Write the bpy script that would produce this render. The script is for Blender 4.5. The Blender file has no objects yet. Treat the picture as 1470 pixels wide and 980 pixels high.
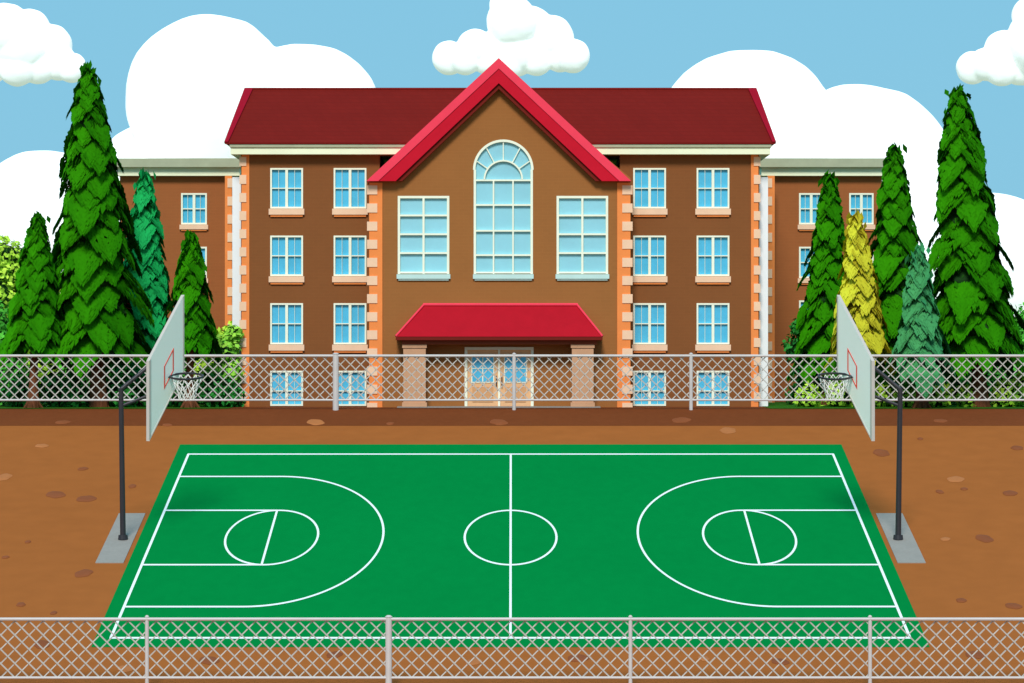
import bpy, bmesh, math, random
import numpy as np
from mathutils import Vector, noise
from mathutils.geometry import tessellate_polygon
random.seed(7); rng=np.random.default_rng(7)
S=bpy.context.scene
F=4800.0; CZ=3.13; SL=0.1954; YT=154.35; YB=100.0
def at(px,py,D):
    """survey: elevation measurement (1470x980 grid) at distance D -> metres"""
    s=F/D
    return (px-735)/s, CZ-(py-490)/s
def gz(Y):
    if Y>=YT: return 0.0
    return -(YT-max(Y,YB))*SL
# ---------------------------------------------------------------- materials
def lin(c):
    return tuple(((v/255)/12.92 if v/255<=0.04045 else (((v/255)+0.055)/1.055)**2.4) for v in c)
LV=(0.82,0.83,0.86); LH=(1.0,1.14,1.32)
def alb(c,kind):
    l=lin(c); k={'v':LV,'h':LH,'1':(1,1,1)}[kind]
    return tuple(min(0.93,max(0.001,a/b)) for a,b in zip(l,k))
def mat(name,c,kind='v',rough=0.8,var=0.12,scale=1.5,bump=0.0,spec=0.2,fine=0.0,brick=None,stretch=None):
    m=bpy.data.materials.new(name); m.use_nodes=True
    nt=m.node_tree; N=nt.nodes; L=nt.links; p=N['Principled BSDF']
    a=alb(c,kind)
    p.inputs['Roughness'].default_value=rough
    p.inputs['Specular IOR Level'].default_value=spec
    tc=N.new('ShaderNodeTexCoord'); src=tc.outputs['Object']
    if stretch:
        mp=N.new('ShaderNodeMapping'); mp.inputs['Scale'].default_value=stretch
        L.new(src,mp.inputs[0]); src=mp.outputs[0]
    n=N.new('ShaderNodeTexNoise'); n.inputs['Scale'].default_value=scale; n.inputs['Detail'].default_value=6
    n.inputs['Roughness'].default_value=0.65
    L.new(src,n.inputs['Vector'])
    mr=N.new('ShaderNodeMapRange'); mr.inputs[1].default_value=0.3; mr.inputs[2].default_value=0.7
    mr.inputs[3].default_value=1-var; mr.inputs[4].default_value=1+var
    L.new(n.outputs[0],mr.inputs[0])
    val=mr.outputs[0]
    if brick:
        b=N.new('ShaderNodeTexBrick'); b.inputs['Scale'].default_value=1.0
        b.inputs['Brick Width'].default_value=brick[0]; b.inputs['Row Height'].default_value=brick[1]
        b.inputs['Mortar Size'].default_value=brick[2]
        b.inputs['Color1'].default_value=(1,1,1,1); b.inputs['Color2'].default_value=(brick[3],)*3+(1,)
        b.inputs['Mortar'].default_value=(brick[4],)*3+(1,)
        sx=N.new('ShaderNodeSeparateXYZ'); cx=N.new('ShaderNodeCombineXYZ')
        ad=N.new('ShaderNodeMath'); ad.operation='ADD'
        L.new(tc.outputs['Object'],sx.inputs[0]); L.new(sx.outputs[0],ad.inputs[0]); L.new(sx.outputs[1],ad.inputs[1])
        L.new(ad.outputs[0],cx.inputs[0]); L.new(sx.outputs[2],cx.inputs[1]); L.new(cx.outputs[0],b.inputs['Vector'])
        mu=N.new('ShaderNodeMath'); mu.operation='MULTIPLY'
        L.new(b.outputs['Color'],mu.inputs[0]); L.new(val,mu.inputs[1]); val=mu.outputs[0]
    if fine:
        n2=N.new('ShaderNodeTexNoise'); n2.inputs['Scale'].default_value=scale*9; n2.inputs['Detail'].default_value=4
        L.new(src,n2.inputs['Vector'])
        m2=N.new('ShaderNodeMapRange'); m2.inputs[1].default_value=0.3; m2.inputs[2].default_value=0.7
        m2.inputs[3].default_value=1-fine; m2.inputs[4].default_value=1+fine
        L.new(n2.outputs[0],m2.inputs[0])
        mu=N.new('ShaderNodeMath'); mu.operation='MULTIPLY'
        L.new(m2.outputs[0],mu.inputs[0]); L.new(val,mu.inputs[1]); val=mu.outputs[0]
    vm=N.new('ShaderNodeVectorMath'); vm.operation='SCALE'
    vm.inputs[0].default_value=a
    L.new(val,vm.inputs['Scale']); L.new(vm.outputs[0],p.inputs['Base Color'])
    if bump:
        bp=N.new('ShaderNodeBump'); bp.inputs['Strength'].default_value=bump; bp.inputs['Distance'].default_value=0.05
        L.new(val,bp.inputs['Height']); L.new(bp.outputs[0],p.inputs['Normal'])
    return m
M={}
BR=(0.5,0.16,0.012,0.97,1.05)
M['wall']=mat('brown_brick_wall',(124,74,38),brick=BR,var=.04,scale=.5)
M['wallc']=mat('tan_brick_wall',(145,92,47),brick=BR,var=.04,scale=.5)
M['walla']=mat('annex_brick_wall',(147,85,45),brick=BR,var=.04,scale=.5)
M['orange']=mat('terracotta_quoin',(226,130,68),var=.06)
M['peach']=mat('peach_stone',(242,186,156),var=.05)
M['cream']=mat('cream_stone',(230,228,196),var=.05,scale=.8)
M['greyst']=mat('grey_cornice_stone',(160,162,136),var=.08)
M['white']=mat('white_infill',(255,255,255),var=.02)
M['roofd']=mat('dark_red_roof_tiles',(120,30,26),'h',rough=.8,brick=(0.45,0.2,0.02,0.94,0.86),var=.05,scale=.6,spec=.05)
M['roofr']=mat('crimson_roof',(186,22,42),rough=.7,var=.05,spec=.06)
M['roofr2']=mat('crimson_canopy_roof',(176,22,42),'h',rough=.7,var=.05,spec=.06)
M['roofh']=mat('red_trim_highlight',(255,60,82),rough=.6,var=.04,spec=.1)  # highlight on the roof edges painted as a brighter red
M['roofm']=mat('maroon_trim',(156,14,42),'h',rough=.7,var=.05,spec=.06)
M['dark']=mat('soffit_and_shade',(104,24,14),var=.05)
M['fascia']=mat('brown_fascia',(120,52,30),var=.05)
M['glass']=mat('blue_window_glass',(78,170,206),rough=.12,var=.10,scale=.9,spec=.5)
M['glassc']=mat('pale_window_glass',(136,190,205),rough=.12,var=.08,scale=.35,spec=.5)
M['frame']=mat('cream_window_frame',(236,234,208),var=.03)
M['sillb']=mat('pale_blue_sill',(180,208,204),var=.04)
M['pillar']=mat('pinkish_pillar',(188,142,110),var=.06)
M['door']=mat('tan_door',(212,166,124),var=.06)
M['doord']=mat('door_panel',(196,146,104),var=.06)
M['ground']=mat('brown_dirt',(163,99,52),'h',var=.03,scale=.12,fine=.045,rough=.95,spec=.03,bump=.12)
M['darkstrip']=mat('dark_brown_ground',(119,66,38),'h',var=.05,scale=.4,fine=.05,rough=.95,spec=.03,bump=.12)
M['lawn']=mat('grass',(50,112,28),'h',var=.3,scale=.7,fine=.3,rough=.95,spec=.05)
M['court']=mat('green_court_paint',(0,134,67),'h',var=.03,scale=.25,fine=.03,rough=.9,spec=.0,stretch=(1,.5,1))
M['line']=mat('white_line_paint',(250,250,250),'1',var=.02,rough=.7)
M['steel']=mat('galvanised_steel',(188,180,178),rough=.5,var=.06)
M['wire']=mat('fence_wire',(180,174,168),rough=.5,var=.05)
M['black']=mat('black_painted_steel',(42,38,42),rough=.45,var=.08,spec=.4)
M['board']=mat('white_backboard',(255,244,232),'1',rough=.45,var=.015,scale=.6,spec=.5)
M['boarde']=mat('grey_board_edge',(180,172,166),var=.04)
M['red']=mat('red_line_paint',(250,74,56),var=.03)
M['concrete']=mat('grey_concrete',(152,152,153),'h',var=.06,scale=1,fine=.05)
M['net']=mat('net_cord',(215,212,208),var=.03)
M['stoned']=mat('brown_stone',(140,78,42),'h',var=.10,scale=1)
M['stonel']=mat('tan_stone',(180,114,66),'h',var=.1,scale=1)
M['trunk']=mat('tree_bark',(104,58,34),var=.25,scale=3,bump=.5,stretch=(3,3,.6))
# ---------------------------------------------------------------- mesh builder
class MB:
    def __init__(s): s.v=[];s.f=[];s.m=[];s.mats=[]
    def mi(s,k):
        if k not in s.mats: s.mats.append(k)
        return s.mats.index(k)
    def face(s,pts,k):
        b=len(s.v); s.v+= [tuple(p) for p in pts]; s.f.append(tuple(range(b,b+len(pts)))); s.m.append(s.mi(k))
    def box(s,x0,x1,y0,y1,z0,z1,k):
        if x0>x1:x0,x1=x1,x0
        if z0>z1:z0,z1=z1,z0
        b=len(s.v)
        s.v+=[(x0,y0,z0),(x1,y0,z0),(x1,y1,z0),(x0,y1,z0),(x0,y0,z1),(x1,y0,z1),(x1,y1,z1),(x0,y1,z1)]
        for q in [(0,1,5,4),(1,2,6,5),(2,3,7,6),(3,0,4,7),(4,5,6,7),(3,2,1,0)]:
            s.f.append(tuple(b+i for i in q)); s.m.append(s.mi(k))
    def prism(s,poly,y0,y1,k):   # polygon in XZ extruded along Y
        vs=[[Vector((x,z,0)) for x,z in poly]]
        for t in tessellate_polygon(vs):
            s.face([(poly[i][0],y0,poly[i][1]) for i in t],k)
            s.face([(poly[i][0],y1,poly[i][1]) for i in reversed(t)],k)
        n=len(poly)
        for i in range(n):
            a=poly[i];c=poly[(i+1)%n]
            s.face([(a[0],y0,a[1]),(c[0],y0,c[1]),(c[0],y1,c[1]),(a[0],y1,a[1])],k)
    def wall(s,outer,holes,y,k,rev=.15,back=None):
        loops=[outer]+holes; flat=[p for l in loops for p in l]
        for t in tessellate_polygon([[Vector((x,z,0)) for x,z in l] for l in loops]):
            s.face([(flat[i][0],y,flat[i][1]) for i in t],k)
        for h in holes:
            for i in range(len(h)):
                a=h[i];c=h[(i+1)%len(h)]
                s.face([(a[0],y,a[1]),(c[0],y,c[1]),(c[0],y+rev,c[1]),(a[0],y+rev,a[1])],k)
        if back:
            for i in range(len(outer)):
                a=outer[i];c=outer[(i+1)%len(outer)]
                s.face([(a[0],y,a[1]),(c[0],y,c[1]),(c[0],back,c[1]),(a[0],back,a[1])],k)
    def tube(s,p0,p1,r0,r1,k,n=10,caps=True):
        p0=Vector(p0);p1=Vector(p1);d=(p1-p0).normalized()
        a=d.orthogonal().normalized();b=d.cross(a)
        base=len(s.v)
        for p,r in((p0,r0),(p1,r1)):
            for i in range(n):
                t=2*math.pi*i/n
                s.v.append(tuple(p+a*math.cos(t)*r+b*math.sin(t)*r))
        for i in range(n):
            j=(i+1)%n
            s.f.append((base+i,base+j,base+n+j,base+n+i)); s.m.append(s.mi(k))
        if caps:
            s.f.append(tuple(base+i for i in reversed(range(n)))); s.m.append(s.mi(k))
            s.f.append(tuple(base+n+i for i in range(n))); s.m.append(s.mi(k))
    def obj(s,name,parent=None,smooth=False,fix=True):
        me=bpy.data.meshes.new(name); me.from_pydata(s.v,[],s.f)
        for k in s.mats: me.materials.append(M[k] if isinstance(k,str) else k)
        me.polygons.foreach_set('material_index',s.m)
        if smooth: me.polygons.foreach_set('use_smooth',[True]*len(s.f))
        me.update()
        if fix:
            bm=bmesh.new(); bm.from_mesh(me); bmesh.ops.recalc_face_normals(bm,faces=bm.faces); bm.to_mesh(me); bm.free()
        o=bpy.data.objects.new(name,me); S.collection.objects.link(o)
        if parent: o.parent=parent
        return o
def empty(name,loc=(0,0,0)):
    e=bpy.data.objects.new(name,None); e.empty_display_size=.5; S.collection.objects.link(e); return e
# ---------------------------------------------------------------- ground
def sheet(name,x0,x1,ys,k,dz=0,parent=None):
    b=MB()
    for a,c in zip(ys[:-1],ys[1:]):
        b.face([(x0,a,gz(a)+dz),(x1,a,gz(a)+dz),(x1,c,gz(c)+dz),(x0,c,gz(c)+dz)],k)
    return b.obj(name,parent,fix=False)
sheet('ground',-6000,6000,[-500,YB,YT,9000],'ground')
sheet('dark_ground_strip',-120,120,[150.9,YT,161],'darkstrip',.008)  # darker brown strip of ground along the far fence
lb=MB()
for x0,x1,y0,y1 in[(-6000,6000,171.5,8900),(-400,-13.2,155.0,171.5),(12.0,400,155.0,171.5)]:
    lb.face([(x0,y0,.02),(x1,y0,.02),(x1,y1,.02),(x0,y1,.02)],'lawn')
lb.obj('lawn',fix=False)
# stones
def stones(name,lst,k):
    b=MB()
    for px,py,rx,ry in lst:
        D=F*33.29/(py+448); s=F/D; X=(px-735)/s; rX=rx/s; rY=ry/(s*.245)*1.0
        z=gz(D); n=18; c=len(b.v); ph=random.random()*9
        prof=[(1,0.0),(.9,.02),(.5,.03)]
        for f_,h in prof:
            for i in range(n):
                t=2*math.pi*i/n; w=1+.12*math.sin(2*t+ph)+.06*math.sin(5*t+ph)
                x=X+rX*f_*w*math.cos(t); y=D+rY*f_*w*math.sin(t)
                b.v.append((x,y,gz(y)+h+.009))
        b.v.append((X,D,z+.035+.009))
        for r in range(2):
            for i in range(n):
                j=(i+1)%n; b.f.append((c+r*n+i,c+r*n+j,c+(r+1)*n+j,c+(r+1)*n+i)); b.m.append(b.mi(k))
        for i in range(n):
            b.f.append((c+2*n+i,c+2*n+(i+1)%n,c+3*n)); b.m.append(b.mi(k))
    return b.obj(name,smooth=True)
stones('flat_stones',[(80,710,14,5),(124,716,13,5),(120,823,13,5),(119,673,7,2.5),(190,698,6,2.5),(716,606,13,4.5),
 (978,603,13,4.5),(1265,650,13,5),(1321,630,4,1.8),(1349,706,6,2.5),(1384,702,5,2),(1450,708,10,4),(1413,773,13,5),
 (1380,862,7,3),(40,778,4,2),(30,868,6,3),(77,880,5,2),(1455,870,11,4),(1460,643,10,3),(60,925,12,5),(300,948,14,5),
 (480,940,11,4),(830,945,14,5),(1120,950,12,4),(1400,940,13,5),(8,800,5,2),(240,610,7,2),(90,606,10,3),(1350,604,9,3),(560,608,6,2)],'stoned')
stones('flat_stones',[(5,685,12,5),(453,606,13,4.5),(1045,618,13,4.5),(1372,688,12,4.5),(1357,774,7,2.5),(60,640,9,3),(680,950,12,4),(1010,945,9,3),(180,960,11,4)],'stonel')
# ---------------------------------------------------------------- court
XC=-.055; YM=131.1; ST=2.4
court=empty('basketball_court')
cs=MB()
ys=[116.05+i*(147.14-116.05)/6 for i in range(7)]
for a,c in zip(ys[:-1],ys[1:]):
    cs.face([(-14.55+XC,a,gz(a)+.012),(14.55+XC,a,gz(a)+.012),(14.55+XC,c,gz(c)+.012),(-14.55+XC,c,gz(c)+.012)],'court')
cs.obj('playing_surface',court,fix=False)
cl=MB(); LW=.085; lay=[0]
def ribbon(pts,closed=False,w=LW):
    # pts: (x, y) metres ; line paint a bit broader along the depth of the court
    lay[0]+=1; dz=.018+.0007*lay[0]
    P=[Vector((x,(y-YM)/ST)) for x,y in pts]; n=len(P); Lf=[];Rt=[]
    for i in range(n):
        a=P[i-1] if (i>0 or closed) else P[i]; c=P[(i+1)%n] if (i<n-1 or closed) else P[i]
        t=(c-a).normalized(); nn=Vector((-t.y,t.x))*w/2
        Lf.append(P[i]+nn);Rt.append(P[i]-nn)
    def W(p):
        y=p.y*ST+YM; return (p.x,y,gz(y)+dz)
    for i in range(n if closed else n-1):
        j=(i+1)%n
        cl.face([W(Rt[i]),W(Rt[j]),W(Lf[j]),W(Lf[i])],'line')
x0,x1=-14.0+XC,14.0+XC; y0,y1=117.15,145.25; e=LW/2
ribbon([(x0-e,y0),(x1+e,y0)]);ribbon([(x0-e,y1),(x1+e,y1)]);ribbon([(x0,y0),(x0,y1)],w=.1);ribbon([(x1,y0),(x1,y1)],w=.1)
ribbon([(XC,y0),(XC,y1)])
def ell(cx,rx,ry,a0,a1,n=64): return [(cx+rx*math.cos(a0+(a1-a0)*i/n),YM+ry*math.sin(a0+(a1-a0)*i/n)) for i in range(n+1)]
ribbon(ell(XC,1.8,4.2,0,2*math.pi)[:-1],True)
for sg in(-1,1):
    ribbon(ell(XC+sg*9.36,1.8,4.2,0,2*math.pi)[:-1],True)
    ribbon([(XC+sg*14,YM+4.2),(XC+sg*9.45,YM+4.2)]);ribbon([(XC+sg*14,YM-4.2),(XC+sg*9.45,YM-4.2)])
    ribbon([(XC+sg*9.45,YM-4.2),(XC+sg*9.45,YM+4.2)])
    cx=XC+sg*9.7
    if sg<0: arc=ell(cx,4.7,10.0,math.pi/2,-math.pi/2,80)
    else: arc=ell(cx,4.7,10.0,math.pi/2,3*math.pi/2,80)
    ribbon([(XC+sg*14,YM+10.0)]+arc+[(XC+sg*14,YM-10.0)])
cl.obj('painted_lines',court,fix=False)
# ---------------------------------------------------------------- hoops
def hoop(mir):
    root=empty('basketball_hoop')
    mx=(lambda x:2*XC-x) if mir else (lambda x:x)
    Dn,Df=129.8,132.2
    n0=at(214,518,Dn);n1=at(214,633,Dn);f0=at(264,423,Df);f1=at(264,533,Df)
    def b3(u,v,off=0):  # board surface point
        Xn,Xf=n0[0],f0[0]
        tn,bn=n0[1],n1[1]; tf,bf=f0[1],f1[1]
        X=Xn+(Xf-Xn)*u+off*.93; Y=Dn+(Df-Dn)*u-off*.36
        t=tn+(tf-tn)*u; b=bn+(bf-bn)*u
        return (mx(X),Y,t+(b-t)*v)
    b=MB()
    fr=[b3(0,0),b3(1,0),b3(1,1),b3(0,1)]; bk=[b3(0,0,-.12),b3(1,0,-.12),b3(1,1,-.12),b3(0,1,-.12)]
    b.face(fr,'board');b.face(bk[::-1],'board')
    for i in range(4):
        j=(i+1)%4; b.face([fr[i],bk[i],bk[j],fr[j]],'boarde')
    b.obj('backboard',root)
    f=MB()   # edge frame + target square
    def strip(u0,v0,u1,v1,k,off):
        f.face([b3(u0,v0,off),b3(u1,v0,off),b3(u1,v1,off),b3(u0,v1,off)],k)
        f.face([b3(u0,v0,0.001),b3(u1,v0,0.001),b3(u1,v0,off),b3(u0,v0,off)],k)
        f.face([b3(u0,v1,0.001),b3(u1,v1,0.001),b3(u1,v1,off),b3(u0,v1,off)],k)
    strip(0,0,.045,1,'boarde',.02);strip(.045,.98,1,1,'boarde',.02);strip(.97,0,1,.98,'boarde',.02)
    f.obj('board_edge_frame',root)
    f=MB()
    strip(.42,.43,.70,.45,'red',.012);strip(.42,.70,.70,.72,'red',.012);strip(.42,.45,.45,.70,'red',.012);strip(.67,.45,.70,.70,'red',.012)
    f.obj('target_square',root)
    # pole
    p=MB(); bx,by=-15.2,130.66; bz=gz(by)
    zt=CZ-(557-490)/36.74
    P0=(mx(bx),by,bz);P1=(mx(bx-.08),by,zt)
    p.tube(P0,P1,.115,.095,'black',14)
    ex,ez=at(236,507,131.0)
    p.tube((P1[0],by,zt-.05),(mx(ex),131.0,ez),.085,.075,'black',12)
    e2x,e2z=at(236,559,131.0); s2x,s2z=at(173,583,by)
    p.tube((mx(s2x),by,s2z),(mx(e2x),131.0,e2z),.065,.06,'black',12)
    p.tube((mx(bx),by,bz+.02),(mx(bx),by,bz+.2),.2,.18,'black',14)
    p.obj('bent_pole',root,smooth=False)
    # pad
    c=MB()
    xs=(mx(-15.85),mx(-14.78)); xs=(min(xs),max(xs)); ya,yb=127.2,134.8
    lo=[(xs[0],ya,gz(ya)-.1),(xs[1],ya,gz(ya)-.1),(xs[1],yb,gz(yb)-.1),(xs[0],yb,gz(yb)-.1)]
    hi=[(x,y,z+.13) for x,y,z in lo]
    c.face(hi,'concrete')
    for i in range(4):
        j=(i+1)%4; c.face([lo[i],lo[j],hi[j],hi[i]],'concrete')
    c.obj('concrete_pad',root)
    # rim + net
    r=MB(); RY=131.2; cx,cz=at(268,540,RY); cx=mx(cx); R=.64; n=32
    def rp(t,rad,dz=0): return (cx+rad*math.cos(t),RY+rad*math.sin(t),cz+rad*math.sin(t)*SL*.9+dz)
    for i in range(n): r.tube(rp(2*math.pi*i/n,R),rp(2*math.pi*(i+1)/n,R),.045,.045,'black',6,False)
    ax=b3(.58,.68)
    for dy in(-.2,.2):
        r.tube((ax[0],RY+dy,cz+.02+dy*.3),rp(math.pi if not mir else 0,R*.98),.035,.035,'black',6)
    r.obj('rim',root)
    nt=MB(); lev=[(-.04,R*.98),(-.24,R*.84),(-.46,R*.68),(-.68,R*.54),(-.9,R*.48)]; m=12
    for k in range(4):
        for i in range(m):
            for sgn in(1,-1):
                t0=2*math.pi*(i+.5*k)/m; t1=t0+sgn*math.pi/m
                nt.tube(rp(t0,lev[k][1],lev[k][0]),rp(t1,lev[k+1][1],lev[k+1][0]),.015,.015,'net',4,False)
    nt.obj('net',root)
hoop(False);hoop(True)
# ---------------------------------------------------------------- fences
def fence(D,x0,x1,posts,rb,rt,H,pitch,wr,rr):
    root=empty('chain_link_fence'); g=gz(D)
    p=MB()
    for X,r in posts:
        p.tube((X,D,g-.2),(X,D,g+H+.02),r,r,'steel',12)
        p.tube((X,D,g+H+.02),(X,D,g+H+.07),r*1.15,r*.5,'steel',12)
    p.obj('posts',root)
    q=MB()
    q.tube((x0,D-.02,g+rt),(x1,D-.02,g+rt),rr,rr,'steel',8)
    q.tube((x0,D-.02,g+rb),(x1,D-.02,g+rb),rr*.8,rr*.8,'steel',8)
    q.obj('rails',root)
    w=MB(); h=rt-rb
    n=int((x1-x0)/pitch)
    for d in(1,-1):
        y=D+.03*d+.06
        for i in range(n):
            xa=x0+i*pitch; xb=xa+d*h
            a=Vector((xa,y,g+rb));c=Vector((xb,y,g+rt))
            w.tube(a,c,wr,wr,'wire',4,False)
    w.obj('wire_mesh',root,smooth=False)
s=F/154.2
fence(154.2,-34,34,[((x-735)/s,.14 if x==482 else .085) for x in(-283,-28,227,482,738,992,1247,1502,1757)],.46,2.50,2.57,.47,.030,.06)
s=F/110.8
fence(110.8,-24,24,[((x-735)/s,.11 if x==558 else .065) for x in(-136,211,558,905,1249,1596)],.50,2.44,2.5,.47,.027,.055)
# ---------------------------------------------------------------- school building
sch=empty('school_building')
def rect(x0,x1,y0,y1,D):
    a,t=at(x0,y0,D);b,c=at(x1,y1,D); return (a,b,min(t,c),max(t,c))
def loop(r): return [(r[0],r[2]),(r[1],r[2]),(r[1],r[3]),(r[0],r[3])]
YW=160.0; YC=158.8; YA=172.0
wn=MB()
def casement(px0,px1,py0,py1,D):
    s=F/D; x0,x1,z0,z1=rect(px0,px1,py0,py1,D); z0=max(z0,0.05)
    yf=D-.03; yb=D+.10
    wn.face([(x0,D+.11,z0),(x1,D+.11,z0),(x1,D+.11,z1),(x0,D+.11,z1)],'glass')
    t=2.4/s
    wn.box(x0,x0+t,yf,yb,z0,z1,'frame');wn.box(x1-t,x1,yf,yb,z0,z1,'frame')
    wn.box(x0+t,x1-t,yf,yb,z1-t,z1,'frame');wn.box(x0+t,x1-t,yf,yb,z0,z0+t,'frame')
    c=(x0+x1)/2; wn.box(c-t*.8,c+t*.8,yf+.01,yb,z0+t,z1-t,'frame')
    zm=(z0+z1)/2 if py1<560 else z1-(py1-py0)/2/s
    th=.7/s
    for a,b in((x0+t,c-t*.8),(c+t*.8,x1-t)):
        wn.box(a,b,yf+.03,yb,zm-th,zm+th,'frame')
        m=(a+b)/2; wn.box(m-th*.35,m+th*.35,yf+.035,yb,z0+t,zm-th,'frame'); wn.box(m-th*.35,m+th*.35,yf+.035,yb,zm+th,z1-t,'frame')
sl=MB()
def sill(px0,px1,py0,py1,D,k='peach'):
    x0,x1,z0,z1=rect(px0,px1,py0,py1,D)
    sl.box(x0,x1,D-.14,D-.002,z0,z1,k)
    h=(z1-z0)*.35
    sl.box(x0+.08,x1-.08,D-.09,D-.002,z0-h,z0-.001,k if k!='peach' else 'orange')
rows=[(241,299),(338,396),(435,494),(532,584)]
holes={'L':[], 'R':[]}
for c0,c1,sd in((388,435,'L'),(479,526,'L'),(909,956,'R'),(1000,1047,'R')):
    for r0,r1 in rows:
        r=rect(c0,c1,r0,r1,YW); r=(r[0],r[1],max(r[2],.05),r[3]); holes[sd].append(loop(r))
        casement(c0,c1,r0,532+58 if r0==532 else r1,YW)
        if r0!=532: sill(c0-2,c1+2,r1+.5,r1+9,YW)
w=MB()
for (a,b,sd) in((346,545,'L'),(890,1090,'R')):
    r=rect(a,b,214,584,YW); r=(r[0],r[1],-.05,r[3]); w.wall(loop(r),holes[sd],YW,'wall',.14,back=170.5)
w.obj('wing_walls',sch)
# central gable wall
AX=716
def P(px,py,D=YC): return at(px,py,D)
def archloop(x0,x1,ytop,ybot,D,grow=0,n=24):
    s=F/D; r=(x1-x0)/2; cx=(x0+x1)/2; cy=ytop+r
    pts=[at(x0-grow,ybot,D),at(x1+grow,ybot,D)]
    for i in range(n+1):
        t=math.pi*i/n; pts.append(at(cx+(r+grow)*math.cos(t),cy-(r+grow)*math.sin(t),D))
    return pts
hl=[loop(rect(571,645,281,393,YC)),loop(rect(799,873,281,393,YC)),archloop(680,765,201,393,YC)]
dr=rect(667,766,498,584,YC); dr=(dr[0],dr[1],.06,dr[3]); hl.append(loop(dr))
a=P(530,300);b=P(905,300)
outer=[(a[0],-.05),(b[0],-.05),P(905,255),P(716,100),P(530,255)]
w=MB(); w.wall(outer,hl,YC,'wallc',.16,back=165)
w.obj('gable_wall',sch)
# big windows
def bars(xs,ys_,x0,x1,y0,y1,D,t=1.6):
    yf=D-.02;yb=D+.12; s=F/D
    X0,X1,Z0,Z1=rect(x0,x1,y0,y1,D)
    for x in xs:
        X,_=at(x,0,D); wn.box(X-t/2/s,X+t/2/s,yf,yb,Z0,Z1,'frame')
    for y in ys_:
        _,Z=at(0,y,D); wn.box(X0,X1,yf+.012,yb-.003,Z-t/2/s,Z+t/2/s,'frame')
for x0,x1 in((571,645),(799,873)):
    X0,X1,Z0,Z1=rect(x0,x1,281,393,YC)
    wn.face([(X0,YC+.13,Z0),(X1,YC+.13,Z0),(X1,YC+.13,Z1),(X0,YC+.13,Z1)],'glassc')
    bars([x0+1.7,x1-1.7],[282.7],x0,x1,281,393,YC,3.4)
    bars([(x0+x1)/2],[],x0+3,x1-3,284,393,YC,3.0)
    bars([],[309,336,363,391],x0+3,x1-3,284,393,YC,2.6)
    sill(x0-1.5,x1+1.5,393.5,400,YC,'sillb')
lp=archloop(680,765,201,393,YC)
vs=[Vector((x,z,0)) for x,z in lp]
for t in tessellate_polygon([vs]): wn.face([(lp[i][0],YC+.13,lp[i][1]) for i in t],'glassc')
def arcband(cx,cy,r0,r1,D,t0=0,t1=math.pi,n=28,y0=-.02,y1=.12,k='frame'):
    for i in range(n):
        a=t0+(t1-t0)*i/n; b=t0+(t1-t0)*(i+1)/n
        q=[at(cx+r*math.cos(t),cy-r*math.sin(t),D) for r,t in((r0,a),(r0,b),(r1,b),(r1,a))]
        wn.face([(x,D+y0,z) for x,z in q],k)
        wn.face([(q[0][0],D+y0,q[0][1]),(q[1][0],D+y0,q[1][1]),(q[1][0],D+y1,q[1][1]),(q[0][0],D+y1,q[0][1])],k)
        wn.face([(q[3][0],D+y0,q[3][1]),(q[2][0],D+y0,q[2][1]),(q[2][0],D+y1,q[2][1]),(q[3][0],D+y1,q[3][1])],k)
cy=243.5;cx=722.5
arcband(cx,cy,40,43.5,YC); arcband(cx,cy+14,26,28.3,YC,n=20)
bars([681.7,763.3],[],680,765,cy,393,YC,3.4)
bars([708.5,736.5],[],683,762,259,393,YC,2.2)
bars([],[258.5,294,331,366,391],683.4,761.6,201,393,YC,2.4)
for t in(90,62,118,35,145):   # radiating glazing bars
    a=math.radians(t); s_=F/YC
    x0_,z0_=at(cx+28*math.cos(a),cy+14-28*math.sin(a),YC)
    best=28
    for rr in range(28,60):
        px_=cx+rr*math.cos(a);py_=cy+14-rr*math.sin(a)
        if (px_-cx)**2+(py_-cy)**2<40.5**2: best=rr
    x1_,z1_=at(cx+best*math.cos(a),cy+14-best*math.sin(a),YC)
    wn.tube((x0_,YC+.05,z0_),(x1_,YC+.05,z1_),.035,.035,'frame',4)
sill(679,766,393.5,400,YC,'sillb')
# annexes
w=MB()
def annex(x0,x1,cols,sgn):
    hs=[]
    for c0,c1 in cols:
        for r0 in(277,354,431,508):
            hs.append(loop(rect(c0,c1,r0,r0+45,YA))); casement(c0,c1,r0,r0+45,YA); sill(c0-2,c1+2,r0+45.5,r0+52,YA)
    r=rect(x0,x1,250,584,YA); w.wall(loop((r[0],r[1],-.05,r[3])),hs,YA,'walla',.14,back=180)
annex(172,333,[(260,297)],-1)
annex(1102,1266,[(1147,1182),(1219,1254)],1)
w.obj('annex_walls',sch)
w=MB()
for x0,x1 in((168,344),(1093,1270)):
    r=rect(x0,x1,240,252,YA-.4); w.box(r[0],r[1],YA-.4,180.2,r[2],r[3],'cream')
    r2=rect(x0-3,x1+3,227,240,YA-.7); w.box(r2[0],r2[1],YA-.7,180.4,r[3]+.001,r2[3],'greyst')
w.obj('annex_cornices',sch)
w=MB()
for x0,x1 in((333.5,347.5),(1088,1102.5)):
    r=rect(x0,x1,254,584,160.6); w.box(r[0],r[1],160.6,171.8,-.05,r[3],'white')
w.obj('white_gap_infill',sch)  # white infill in place of bright cloud seen through the gaps
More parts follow.
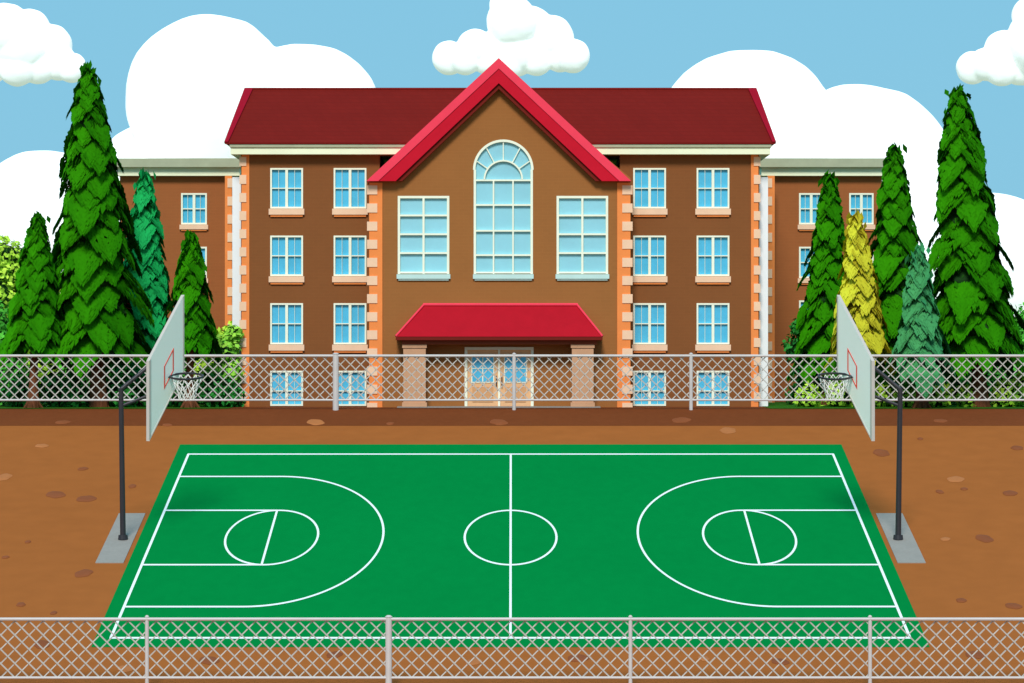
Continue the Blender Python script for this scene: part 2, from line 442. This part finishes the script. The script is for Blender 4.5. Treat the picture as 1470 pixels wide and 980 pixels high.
# quoins
w=MB()
def quoin(x0,x1,y0,y1,D,outer_left,side):
    r=rect(x0,x1,y0,y1,D); z0=max(r[2],-.05)
    w.box(r[0],r[1],D-.06,D+.3,z0,r[3],'orange')
    s=F/D; y=y0+4; k=0
    while y<y1-6:
        wd=(x1-x0)*(.62)
        a,b=(x0-3,x0+wd) if outer_left else (x1-wd,x1+3)
        q=rect(a,b,y,min(y+13,y1),D); w.box(q[0],q[1],D-.10,D+.2,max(q[2],-.04),q[3],'peach')
        y+=26
quoin(347,358,221,586,YW,True,0);quoin(1078,1088.5,221,586,YW,False,0)
quoin(530,549,262,586,YC,True,0);quoin(886,905,262,586,YC,False,0)
quoin(323,333,252,586,YA-1.3,False,0);quoin(1102,1112,252,586,YA-1.3,True,0)
w.obj('quoins',sch)
# main roof, cornice
w=MB()
YE=159.35;YR=164.5;YBk=170.8
e0=at(322,205,YE);e1=at(1114,205,YE);r0=at(351,128,YR);r1=at(1086,128,YR)
A=(e0[0],YE,e0[1]);B=(e1[0],YE,e1[1]);C=(e1[0],YBk,e1[1]);Dd=(e0[0],YBk,e0[1]);R0=(r0[0],YR,r0[1]);R1=(r1[0],YR,r1[1])
w.face([A,B,R1,R0],'roofd');w.face([C,Dd,R0,R1],'roofd');w.face([B,C,R1],'roofd');w.face([Dd,A,R0],'roofd')
w.face([A,Dd,C,B],'dark')
w.box(e0[0]+.02,e1[0]-.02,YE-.02,YE+.1,e0[1]-.05,e0[1]+.02,'roofd')
for a,b,sg in((A,R0,1),(B,R1,-1)):
    a=Vector(a);b=Vector(b); o=Vector((0,-.06,.06))
    q=[a+o,a+o+Vector((.18*sg,0,0)),b+o+Vector((.42*sg,0,0)),b+o]
    w.face(q,'roofm'); 
    for i in range(4):
        j=(i+1)%4; w.face([q[i],q[j],q[j]-o*1.2,q[i]-o*1.2],'roofm')
w.tube(Vector(R0)+Vector((0,0,.0)),Vector(R1)+Vector((0,0,.0)),.08,.08,'roofd',8)
w.obj('main_roof',sch)
w=MB()
r=rect(331,1106,211,221,YE+.02); w.box(r[0],r[1],YE+.1,170.6,r[2],r[3],'cream')
w.box(r[0]-.05,r[1]+.05,YE+.02,170.7,r[3]+.001,e0[1]-.06,'greyst')
w.obj('cornice',sch)
# gable roof
w=MB()
YG=158.25
def G(px,py,D=YG): return at(px,py,D)
def rake(o_apex,o_ex,i_apex,i_ex,yE,y0,y1,k,D=YG):
    for sg in(-1,1):
        o=lambda x: AX+sg*(x)
        poly=[G(AX,o_apex,D),G(o(o_ex),yE,D),G(o(i_ex),yE,D),G(AX,i_apex,D)]
        w.prism(poly,y0,y1,k)
rake(83,190,98,173,259.5,YG,165.5,'roofh')
rake(98.3,172.6,119,148,259.5,YG+.04,165.2,'roofr')
rake(119.3,147.6,127,139,259.5,YG+.16,YC,'dark')  # shade under the rakes painted as a dark strip
w.obj('gable_roof',sch)
# entrance canopy
w=MB()
YP=157.5
ca=at(609,437,158.7);cb=at(828,437,158.7);cc=at(865,483,YP);cd=at(568,483,YP)
T0=(ca[0],YC-.02,ca[1]);T1=(cb[0],YC-.02,cb[1]);E0=(cd[0],YP,cd[1]);E1=(cc[0],YP,cc[1]);F0=(cd[0],YC-.02,cd[1]);F1=(cc[0],YC-.02,cc[1])
w.face([E0,E1,T1,T0],'roofr2');w.face([E0,T0,F0],'roofr2');w.face([E1,F1,T1],'roofr2');w.face([E0,F0,F1,E1],'dark')
w.tube(Vector(T0)+Vector((-.05,-.05,0)),Vector(T1)+Vector((.05,-.05,0)),.07,.07,'roofh',8)
for a,b in((E0,T0),(E1,T1)): w.tube(Vector(a)+Vector((0,-.02,.02)),Vector(b)+Vector((0,-.05,.02)),.05,.05,'roofh',8)
r=rect(568,865,483.5,488,YP); w.box(r[0],r[1],YP-.03,YC-.03,r[2],r[3],'dark')
r=rect(577,857,488.2,494,YP+.2); w.box(r[0],r[1],YP+.2,YC-.03,r[2],r[3],'fascia')
for a,b in((579,611),(821,852)):
    r=rect(a,b,494.3,584,YP+.3); w.box(r[0],r[1],YP+.3,YP+1.0,0,r[3],'pillar')
    w.box(r[0]-.06,r[1]+.06,YP+.24,YP+1.06,0,.25,'pillar'); w.box(r[0]-.05,r[1]+.05,YP+.25,YP+1.05,r[3]-.16,r[3]-.002,'pillar')
r=rect(570,862,580,585,YP); w.box(r[0],r[1],YP-.1,YC-.01,-.1,.06,'concrete')
w.obj('entrance_canopy',sch)
w=MB()
x0,x1,z0,z1=dr; s_=F/YC; t=4/s_
w.box(x0,x0+t,YC-.05,YC+.14,z0,z1,'frame');w.box(x1-t,x1,YC-.05,YC+.14,z0,z1,'frame');w.box(x0+t,x1-t,YC-.05,YC+.14,z1-t,z1,'frame')
c=(x0+x1)/2; w.box(c-.05,c+.05,YC-.01,YC+.14,z0,z1-t,'frame')
for a,b in((x0+t,c-.05),(c+.05,x1-t)):
    w.box(a,b,YC+.06,YC+.13,z0,z1-t,'door')
    m=(a+b)/2; hw=(b-a)*.34
    w.box(m-hw-.05,m+hw+.05,YC+.03,YC+.06,1.17,2.53,'frame')
    w.box(m-hw,m+hw,YC+.02,YC+.03,1.22,2.48,'glass')
    w.box(m-.025,m+.025,YC+.005,YC+.02,1.22,2.48,'frame'); w.box(m-hw,m-.03,YC+.006,YC+.02,1.83,1.87,'frame'); w.box(m+.03,m+hw,YC+.006,YC+.02,1.83,1.87,'frame')
    w.box(m-hw,m+hw,YC+.035,YC+.06,.25,.98,'doord')
for sg in(-1,1): w.tube((c+sg*.13,YC-.05,1.0),(c+sg*.13,YC-.05,1.5),.025,.025,'black',8)
w.obj('entrance_doors',sch)
wn.obj('windows',sch);sl.obj('window_sills',sch)
# ---------------------------------------------------------------- foliage
def leafmat(name):
    m=bpy.data.materials.new(name); m.use_nodes=True; N=m.node_tree.nodes;L=m.node_tree.links;p=N['Principled BSDF']
    at_=N.new('ShaderNodeVertexColor'); at_.layer_name='tint'
    L.new(at_.outputs[0],p.inputs['Base Color']); p.inputs['Roughness'].default_value=.8; p.inputs['Specular IOR Level'].default_value=.02
    return m
LEAF=leafmat('foliage')
def leaf_object(name,c,d,t,ln,wd,col,parent=None):
    """diamond leaves: centre c, long axis d, cross axis t"""
    n=len(c); ln=ln[:,None];wd=wd[:,None]
    nrm=np.cross(d,t)
    v=np.stack([c-d*ln*.5,c+t*wd*.5+nrm*wd*.12,c+d*ln*.5-nrm*wd*.1,c-t*wd*.5+nrm*wd*.12],1).reshape(-1,3)
    me=bpy.data.meshes.new(name); me.vertices.add(4*n); me.vertices.foreach_set('co',v.astype(np.float32).ravel())
    me.loops.add(4*n); me.loops.foreach_set('vertex_index',np.arange(4*n,dtype=np.int32))
    me.polygons.add(n); me.polygons.foreach_set('loop_start',np.arange(0,4*n,4,dtype=np.int32))
    me.update(calc_edges=True); me.validate()
    ca=me.color_attributes.new('tint','FLOAT_COLOR','POINT')
    cc=np.ones((4*n,4),np.float32); cc[:,:3]=np.repeat(col,4,0); ca.data.foreach_set('color',cc.ravel())
    me.materials.append(LEAF)
    o=bpy.data.objects.new(name,me); S.collection.objects.link(o)
    if parent:o.parent=parent
    return o
def norm(a): return a/np.maximum(1e-6,np.linalg.norm(a,axis=1))[:,None]
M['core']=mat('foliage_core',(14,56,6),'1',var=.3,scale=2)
def conifer(apx,apy,bx,D,hw,cby,cl_,cd_,tiers=6,trunkr=.28,corec='core'):
    root=empty('pine_tree'); s=F/D
    ax,H=at(apx,apy,D); bX=(bx-735)/s; R=hw/s; zb=at(0,cby,D)[1]
    tr=MB(); n=8
    for i in range(n):
        a=i/n;b=(i+1)/n
        z0=a*(H-.3);z1=b*(H-.3)
        tr.tube((bX+(ax-bX)*a,D,z0-.05*(i==0)),(bX+(ax-bX)*b,D,z1),trunkr*(1-a)**.8+.03+(.12 if i==0 else 0),trunkr*(1-b)**.8+.03,'trunk',10,False)
    for i in range(5):
        t=i*2*math.pi/5; tr.tube((bX+.15*math.cos(t),D+.15*math.sin(t),.35),(bX+.5*math.cos(t),D+.5*math.sin(t),-.05),.12,.05,'trunk',6,False)
    cl0=np.array(lin(cl_));cd0=np.array(lin(cd_))
    CH=H-zb
    def rad(t): return R*min(1,t+.005)**.56
    C=[];Dv=[];T=[];Ln=[];Wd=[];Col=[]
    def axis(z): return ax+(bX-ax)*(1-z/H)
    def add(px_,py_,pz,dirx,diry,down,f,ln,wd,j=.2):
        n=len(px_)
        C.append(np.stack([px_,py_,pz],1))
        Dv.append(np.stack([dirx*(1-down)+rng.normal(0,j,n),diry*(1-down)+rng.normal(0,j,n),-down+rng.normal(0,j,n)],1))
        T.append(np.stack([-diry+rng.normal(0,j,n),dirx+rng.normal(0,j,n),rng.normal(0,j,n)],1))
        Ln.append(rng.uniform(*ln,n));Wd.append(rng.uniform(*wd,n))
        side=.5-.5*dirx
        f=np.clip(f+.8*(side-.42)+rng.normal(0,.04,n),0,1)[:,None]  # left-facing blades painted lighter, as the sunlit side
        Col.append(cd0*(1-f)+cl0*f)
    # layered drooping boughs
    rows=[]
    t=.03
    while t<1.0:
        rows.append(t); t+=(.5+.8*t)*(1.0/tiers)*.62
    for k,t in enumerate(rows):
        r=rad(t)
        nb=max(4,int(4.0+3.2*r/1.3)); ph=random.random()*6.28
        for j in range(nb):
            az=ph+2*math.pi*j/nb+random.uniform(-.2,.2)
            z=H-CH*t+random.uniform(-.12,.3)*r
            L_=r*random.uniform(.82,1.04)*(1.24 if j%3==0 else 1)
            width=max(.26,min(1.05,.46*r+.15)); drop=.75*L_+.4
            n=int(34+105*L_*width)
            u=rng.uniform(.1,1.0,n)**.8
            prof=np.sin(np.pi*np.clip(u,0,1)**1.15)**.8*(1-.25*u)+.03
            lat=rng.uniform(-1,1,n); latw=lat*width*prof
            dx,dy=math.cos(az),math.sin(az)
            zz=z+.16*L_*u-drop*u**2.3-.22*np.abs(lat)*width+rng.normal(0,.02,n)
            xx=axis(z)+dx*L_*u-dy*latw; yy=D+dy*L_*u+dx*latw
            sun=.66-.28*np.abs(lat)**3-.9*(u<.36)  # lit bough body and shade near its root painted into the tint
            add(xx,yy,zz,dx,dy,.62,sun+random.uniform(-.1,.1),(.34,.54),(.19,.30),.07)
    # inner sprays filling the crown
    lv=int(CH/.34)
    for i in range(lv):
        t=(i+.5)/lv; z=H-CH*t; nb=int(5+7*min(1,t*1.5))
        for j in range(nb):
            az=random.random()*2*math.pi; r=rad(t)*random.uniform(.55,.76); m=int(3+r*2.5)
            u=rng.uniform(.4,1,m); dx,dy=math.cos(az),math.sin(az)
            lat=rng.normal(0,.2,m)
            add(axis(z)+dx*r*u-dy*lat,D+dy*r*u+dx*lat,z-.5*r*u**2+rng.normal(0,.1,m),dx,dy,.7,.05,(.4,.65),(.2,.3),.2)
    # leader shoot
    m=34; u=rng.uniform(0,1,m); aa=rng.uniform(0,6.28,m)
    C.append(np.stack([ax+.2*u*np.cos(aa),D+.2*u*np.sin(aa),H-.1-.8*u],1)); Dv.append(np.stack([.25*np.cos(aa),.25*np.sin(aa),-np.ones(m)],1))
    T.append(np.stack([-np.sin(aa),np.cos(aa),np.zeros(m)],1)); Ln.append(rng.uniform(.3,.45,m));Wd.append(rng.uniform(.1,.17,m)); Col.append(np.repeat(((cd0+cl0)/2)[None],m,0))
    C=np.concatenate(C);Dv=norm(np.concatenate(Dv));T=np.concatenate(T);T=norm(T-Dv*np.sum(T*Dv,1)[:,None])
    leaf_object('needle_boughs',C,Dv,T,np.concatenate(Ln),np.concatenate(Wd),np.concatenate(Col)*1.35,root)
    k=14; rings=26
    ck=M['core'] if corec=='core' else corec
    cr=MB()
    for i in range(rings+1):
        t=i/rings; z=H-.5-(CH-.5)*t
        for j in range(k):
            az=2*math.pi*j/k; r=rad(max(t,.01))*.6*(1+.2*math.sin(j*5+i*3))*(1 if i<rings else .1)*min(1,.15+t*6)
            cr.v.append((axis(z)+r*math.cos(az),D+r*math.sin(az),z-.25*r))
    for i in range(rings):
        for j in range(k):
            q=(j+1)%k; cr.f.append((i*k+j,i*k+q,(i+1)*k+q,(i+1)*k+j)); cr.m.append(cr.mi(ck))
    cr.obj('crown_core',root)  # solid dark core that keeps the crown from being see-through
    for i in range(14):
        az=random.random()*6.28; t=random.uniform(.3,.98); z=H-CH*t; r=rad(t)*.7
        tr.tube((axis(z),D,z),(axis(z)+r*math.cos(az),D+r*math.sin(az),z-.3*r),.05,.02,'trunk',5,False)
    tr.obj('trunk',root)
G1=((44,120,4),(18,76,2))
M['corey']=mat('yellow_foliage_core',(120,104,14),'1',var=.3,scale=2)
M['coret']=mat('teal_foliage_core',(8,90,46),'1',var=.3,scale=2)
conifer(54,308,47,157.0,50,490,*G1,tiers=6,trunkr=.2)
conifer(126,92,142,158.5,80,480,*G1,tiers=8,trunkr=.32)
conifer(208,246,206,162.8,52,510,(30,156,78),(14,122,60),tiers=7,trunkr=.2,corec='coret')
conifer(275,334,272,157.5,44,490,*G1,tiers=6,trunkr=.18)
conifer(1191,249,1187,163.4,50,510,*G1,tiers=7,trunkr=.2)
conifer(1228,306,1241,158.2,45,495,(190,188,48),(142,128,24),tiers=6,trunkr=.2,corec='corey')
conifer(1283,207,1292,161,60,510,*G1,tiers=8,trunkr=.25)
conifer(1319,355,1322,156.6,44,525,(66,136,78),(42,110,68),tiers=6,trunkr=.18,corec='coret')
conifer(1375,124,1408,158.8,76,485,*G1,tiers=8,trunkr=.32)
def bush(blobs,light,dark,dens=1.0,name='bush'):
    root=empty(name); C=[];Nn=[];Col=[]
    l0=np.array(lin(light));d0=np.array(lin(dark)); cr=MB()
    for px,py,rp,D in blobs:
        x,z=at(px,py,D); r=rp*D/F; n=int(480*r*r*dens)+60
        d=norm(rng.normal(0,1,(n,3))); rr=r*rng.uniform(.78,1.05,n)
        lump=np.array([noise.noise(Vector(tuple(q*2.2+np.array([x,0,z])))) for q in d]); rr=rr*(1+.3*lump)
        c=np.array([x,D,z])+d*rr[:,None]; keep=c[:,2]>.0; c=c[keep];d2=d[keep];lu=lump[keep]
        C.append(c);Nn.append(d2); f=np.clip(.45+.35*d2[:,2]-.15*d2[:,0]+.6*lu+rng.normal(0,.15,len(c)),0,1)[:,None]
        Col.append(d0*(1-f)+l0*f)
        bm=bmesh.new(); bmesh.ops.create_icosphere(bm,subdivisions=2,radius=r*.74)
        base=len(cr.v)
        for v in bm.verts: cr.v.append((v.co.x+x,v.co.y+D,max(v.co.z+z,-.02)))
        for f_ in bm.faces: cr.f.append(tuple(base+v.index for v in f_.verts)); cr.m.append(cr.mi('core'))
        bm.free()
    C=np.concatenate(C);Nn=np.concatenate(Nn); n=len(C)
    d=norm(rng.normal(0,1,(n,3))+Nn*.3+np.array([0,0,-.3])); t=np.cross(Nn,d)+rng.normal(0,.2,(n,3)); t=norm(t-d*np.sum(t*d,1)[:,None])
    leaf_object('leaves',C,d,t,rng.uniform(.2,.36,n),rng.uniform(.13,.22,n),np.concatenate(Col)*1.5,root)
    cr.obj('bush_core',root,fix=False)  # solid dark balls filling the bush behind its leaves
YG_=((176,206,70),(96,146,30)); GG=((84,168,56),(34,108,36)); DG=((50,132,52),(18,84,32))
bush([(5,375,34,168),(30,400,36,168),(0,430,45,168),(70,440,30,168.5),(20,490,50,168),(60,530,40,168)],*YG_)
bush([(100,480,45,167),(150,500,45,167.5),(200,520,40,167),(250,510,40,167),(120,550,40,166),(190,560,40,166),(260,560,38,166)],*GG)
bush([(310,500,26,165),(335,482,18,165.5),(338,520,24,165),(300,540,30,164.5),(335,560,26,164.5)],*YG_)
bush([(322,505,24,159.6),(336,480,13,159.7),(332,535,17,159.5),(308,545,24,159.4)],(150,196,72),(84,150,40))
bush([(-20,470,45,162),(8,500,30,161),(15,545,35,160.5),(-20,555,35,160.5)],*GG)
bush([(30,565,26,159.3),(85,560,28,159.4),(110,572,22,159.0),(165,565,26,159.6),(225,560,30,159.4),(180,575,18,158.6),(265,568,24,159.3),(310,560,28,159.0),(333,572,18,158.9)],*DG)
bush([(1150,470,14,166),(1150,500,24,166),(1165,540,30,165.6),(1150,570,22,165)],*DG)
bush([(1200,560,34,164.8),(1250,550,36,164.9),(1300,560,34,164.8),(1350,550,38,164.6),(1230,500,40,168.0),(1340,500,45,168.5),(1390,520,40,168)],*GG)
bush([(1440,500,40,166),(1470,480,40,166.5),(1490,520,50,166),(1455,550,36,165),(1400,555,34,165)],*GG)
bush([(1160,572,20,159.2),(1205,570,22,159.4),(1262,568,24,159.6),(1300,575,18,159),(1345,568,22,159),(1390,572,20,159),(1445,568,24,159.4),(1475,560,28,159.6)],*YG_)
bush([(1130+i*62+random.uniform(-10,10),520+random.uniform(-10,8),44,200) for i in range(8)]+[(-60+i*62,515+random.uniform(-10,8),46,200) for i in range(7)],*GG,dens=.6,name='distant_hedge')
# ---------------------------------------------------------------- clouds
mc=bpy.data.materials.new('cloud_white'); mc.use_nodes=True
p=mc.node_tree.nodes['Principled BSDF']; p.inputs['Base Color'].default_value=(.92,.92,.9,1); p.inputs['Roughness'].default_value=1; p.inputs['Specular IOR Level'].default_value=0
# added glow in place of inner scattering, keeps the shaded flanks bright
p.inputs['Emission Color'].default_value=(1,1,1,1); p.inputs['Emission Strength'].default_value=.46
M['cloud']=mc
def cloud(circ,D,name='cloud',vox=3.0,amp=.03):
    b=MB()
    for i,(px,py,r) in enumerate(circ):
        d=D+((i*37)%5-2)*r*D/F*.12
        x,z=at(px,py,d); R=r*d/F
        bm=bmesh.new(); bmesh.ops.create_icosphere(bm,subdivisions=4,radius=1.0); base=len(b.v)
        for v in bm.verts:
            q=v.co*2.0+Vector((i*7.1,px*.01,0))
            k=1+amp*noise.fractal(q,1.0,2.0,4)
            b.v.append((x+v.co.x*R*k,d+v.co.y*R*k*.7,z+v.co.z*R*k))
        for f in bm.faces: b.f.append(tuple(base+v.index for v in f.verts)); b.m.append(b.mi('cloud'))
        bm.free()
    o=b.obj(name,smooth=True,fix=False)
    m=o.modifiers.new('merge','REMESH'); m.mode='VOXEL'; m.voxel_size=vox*D/F; m.use_smooth_shade=True
    m=o.modifiers.new('soften','SMOOTH'); m.factor=.6; m.iterations=6
cloud([(300,140,120),(430,188,126),(235,292,118),(560,330,150),(360,360,140),(250,450,130)],4000)
cloud([(60,330,116),(-40,360,120),(140,430,120),(20,460,120)],3900)
cloud([(1075,205,136),(1237,258,137),(960,330,130),(1120,420,130),(1300,430,120),(1000,480,130)],4000)
cloud([(1420,388,112),(1500,420,120),(1380,470,100)],3900)
cloud([(735,30,37),(728,8,26),(762,40,32),(682,68,27),(645,83,25),(668,84,24),(705,75,30),(790,55,34),(822,80,25),(738,72,38),(700,88,20),(770,85,24),(805,78,26),(730,90,24)],3000,vox=1.6)
cloud([(8,42,38),(42,42,30),(72,66,32),(103,97,22),(85,90,26),(25,95,29),(55,95,26),(-25,80,45),(30,65,40)],3000,vox=1.6)
cloud([(1500,60,55),(1440,70,27),(1396,97,24),(1415,92,24),(1478,22,26),(1438,98,26),(1465,95,28),(1455,80,34)],3000,vox=1.6)
# ---------------------------------------------------------------- light, sky, camera
EL=math.radians(43); AZ=math.radians(6)
Sd=Vector((-math.sin(AZ)*math.cos(EL),-math.cos(AZ)*math.cos(EL),math.sin(EL)))
l=bpy.data.lights.new('sun','SUN'); l.energy=3.0; l.angle=math.radians(16); l.color=(1,.97,.92)
lo=bpy.data.objects.new('sun',l); lo.rotation_euler=Sd.to_track_quat('Z','Y').to_euler(); lo.location=(-40,60,60); S.collection.objects.link(lo)
wd=bpy.data.worlds.new('World'); S.world=wd; wd.use_nodes=True; N=wd.node_tree.nodes; L=wd.node_tree.links
for n in list(N): N.remove(n)
out=N.new('ShaderNodeOutputWorld'); sky=N.new('ShaderNodeTexSky'); sky.sky_type='NISHITA'; sky.sun_disc=False
sky.sun_elevation=EL; sky.sun_rotation=math.pi+AZ
b1=N.new('ShaderNodeBackground'); b1.inputs[1].default_value=.07; L.new(sky.outputs[0],b1.inputs[0])
b2=N.new('ShaderNodeBackground'); b2.inputs[0].default_value=(.225,.585,.81,1); b2.inputs[1].default_value=1
mx_=N.new('ShaderNodeMixShader'); mx_.inputs[0].default_value=.88
L.new(b1.outputs[0],mx_.inputs[1]);L.new(b2.outputs[0],mx_.inputs[2]);L.new(mx_.outputs[0],out.inputs[0])
cam=bpy.data.cameras.new('camera'); cam.sensor_width=36; cam.lens=36*F/1470; cam.clip_start=1; cam.clip_end=20000
co=bpy.data.objects.new('camera',cam); co.location=(0,0,CZ); co.rotation_euler=(math.pi/2,0,0); S.collection.objects.link(co); S.camera=co
S.view_settings.view_transform='Standard'; S.view_settings.look='None'; S.view_settings.exposure=0
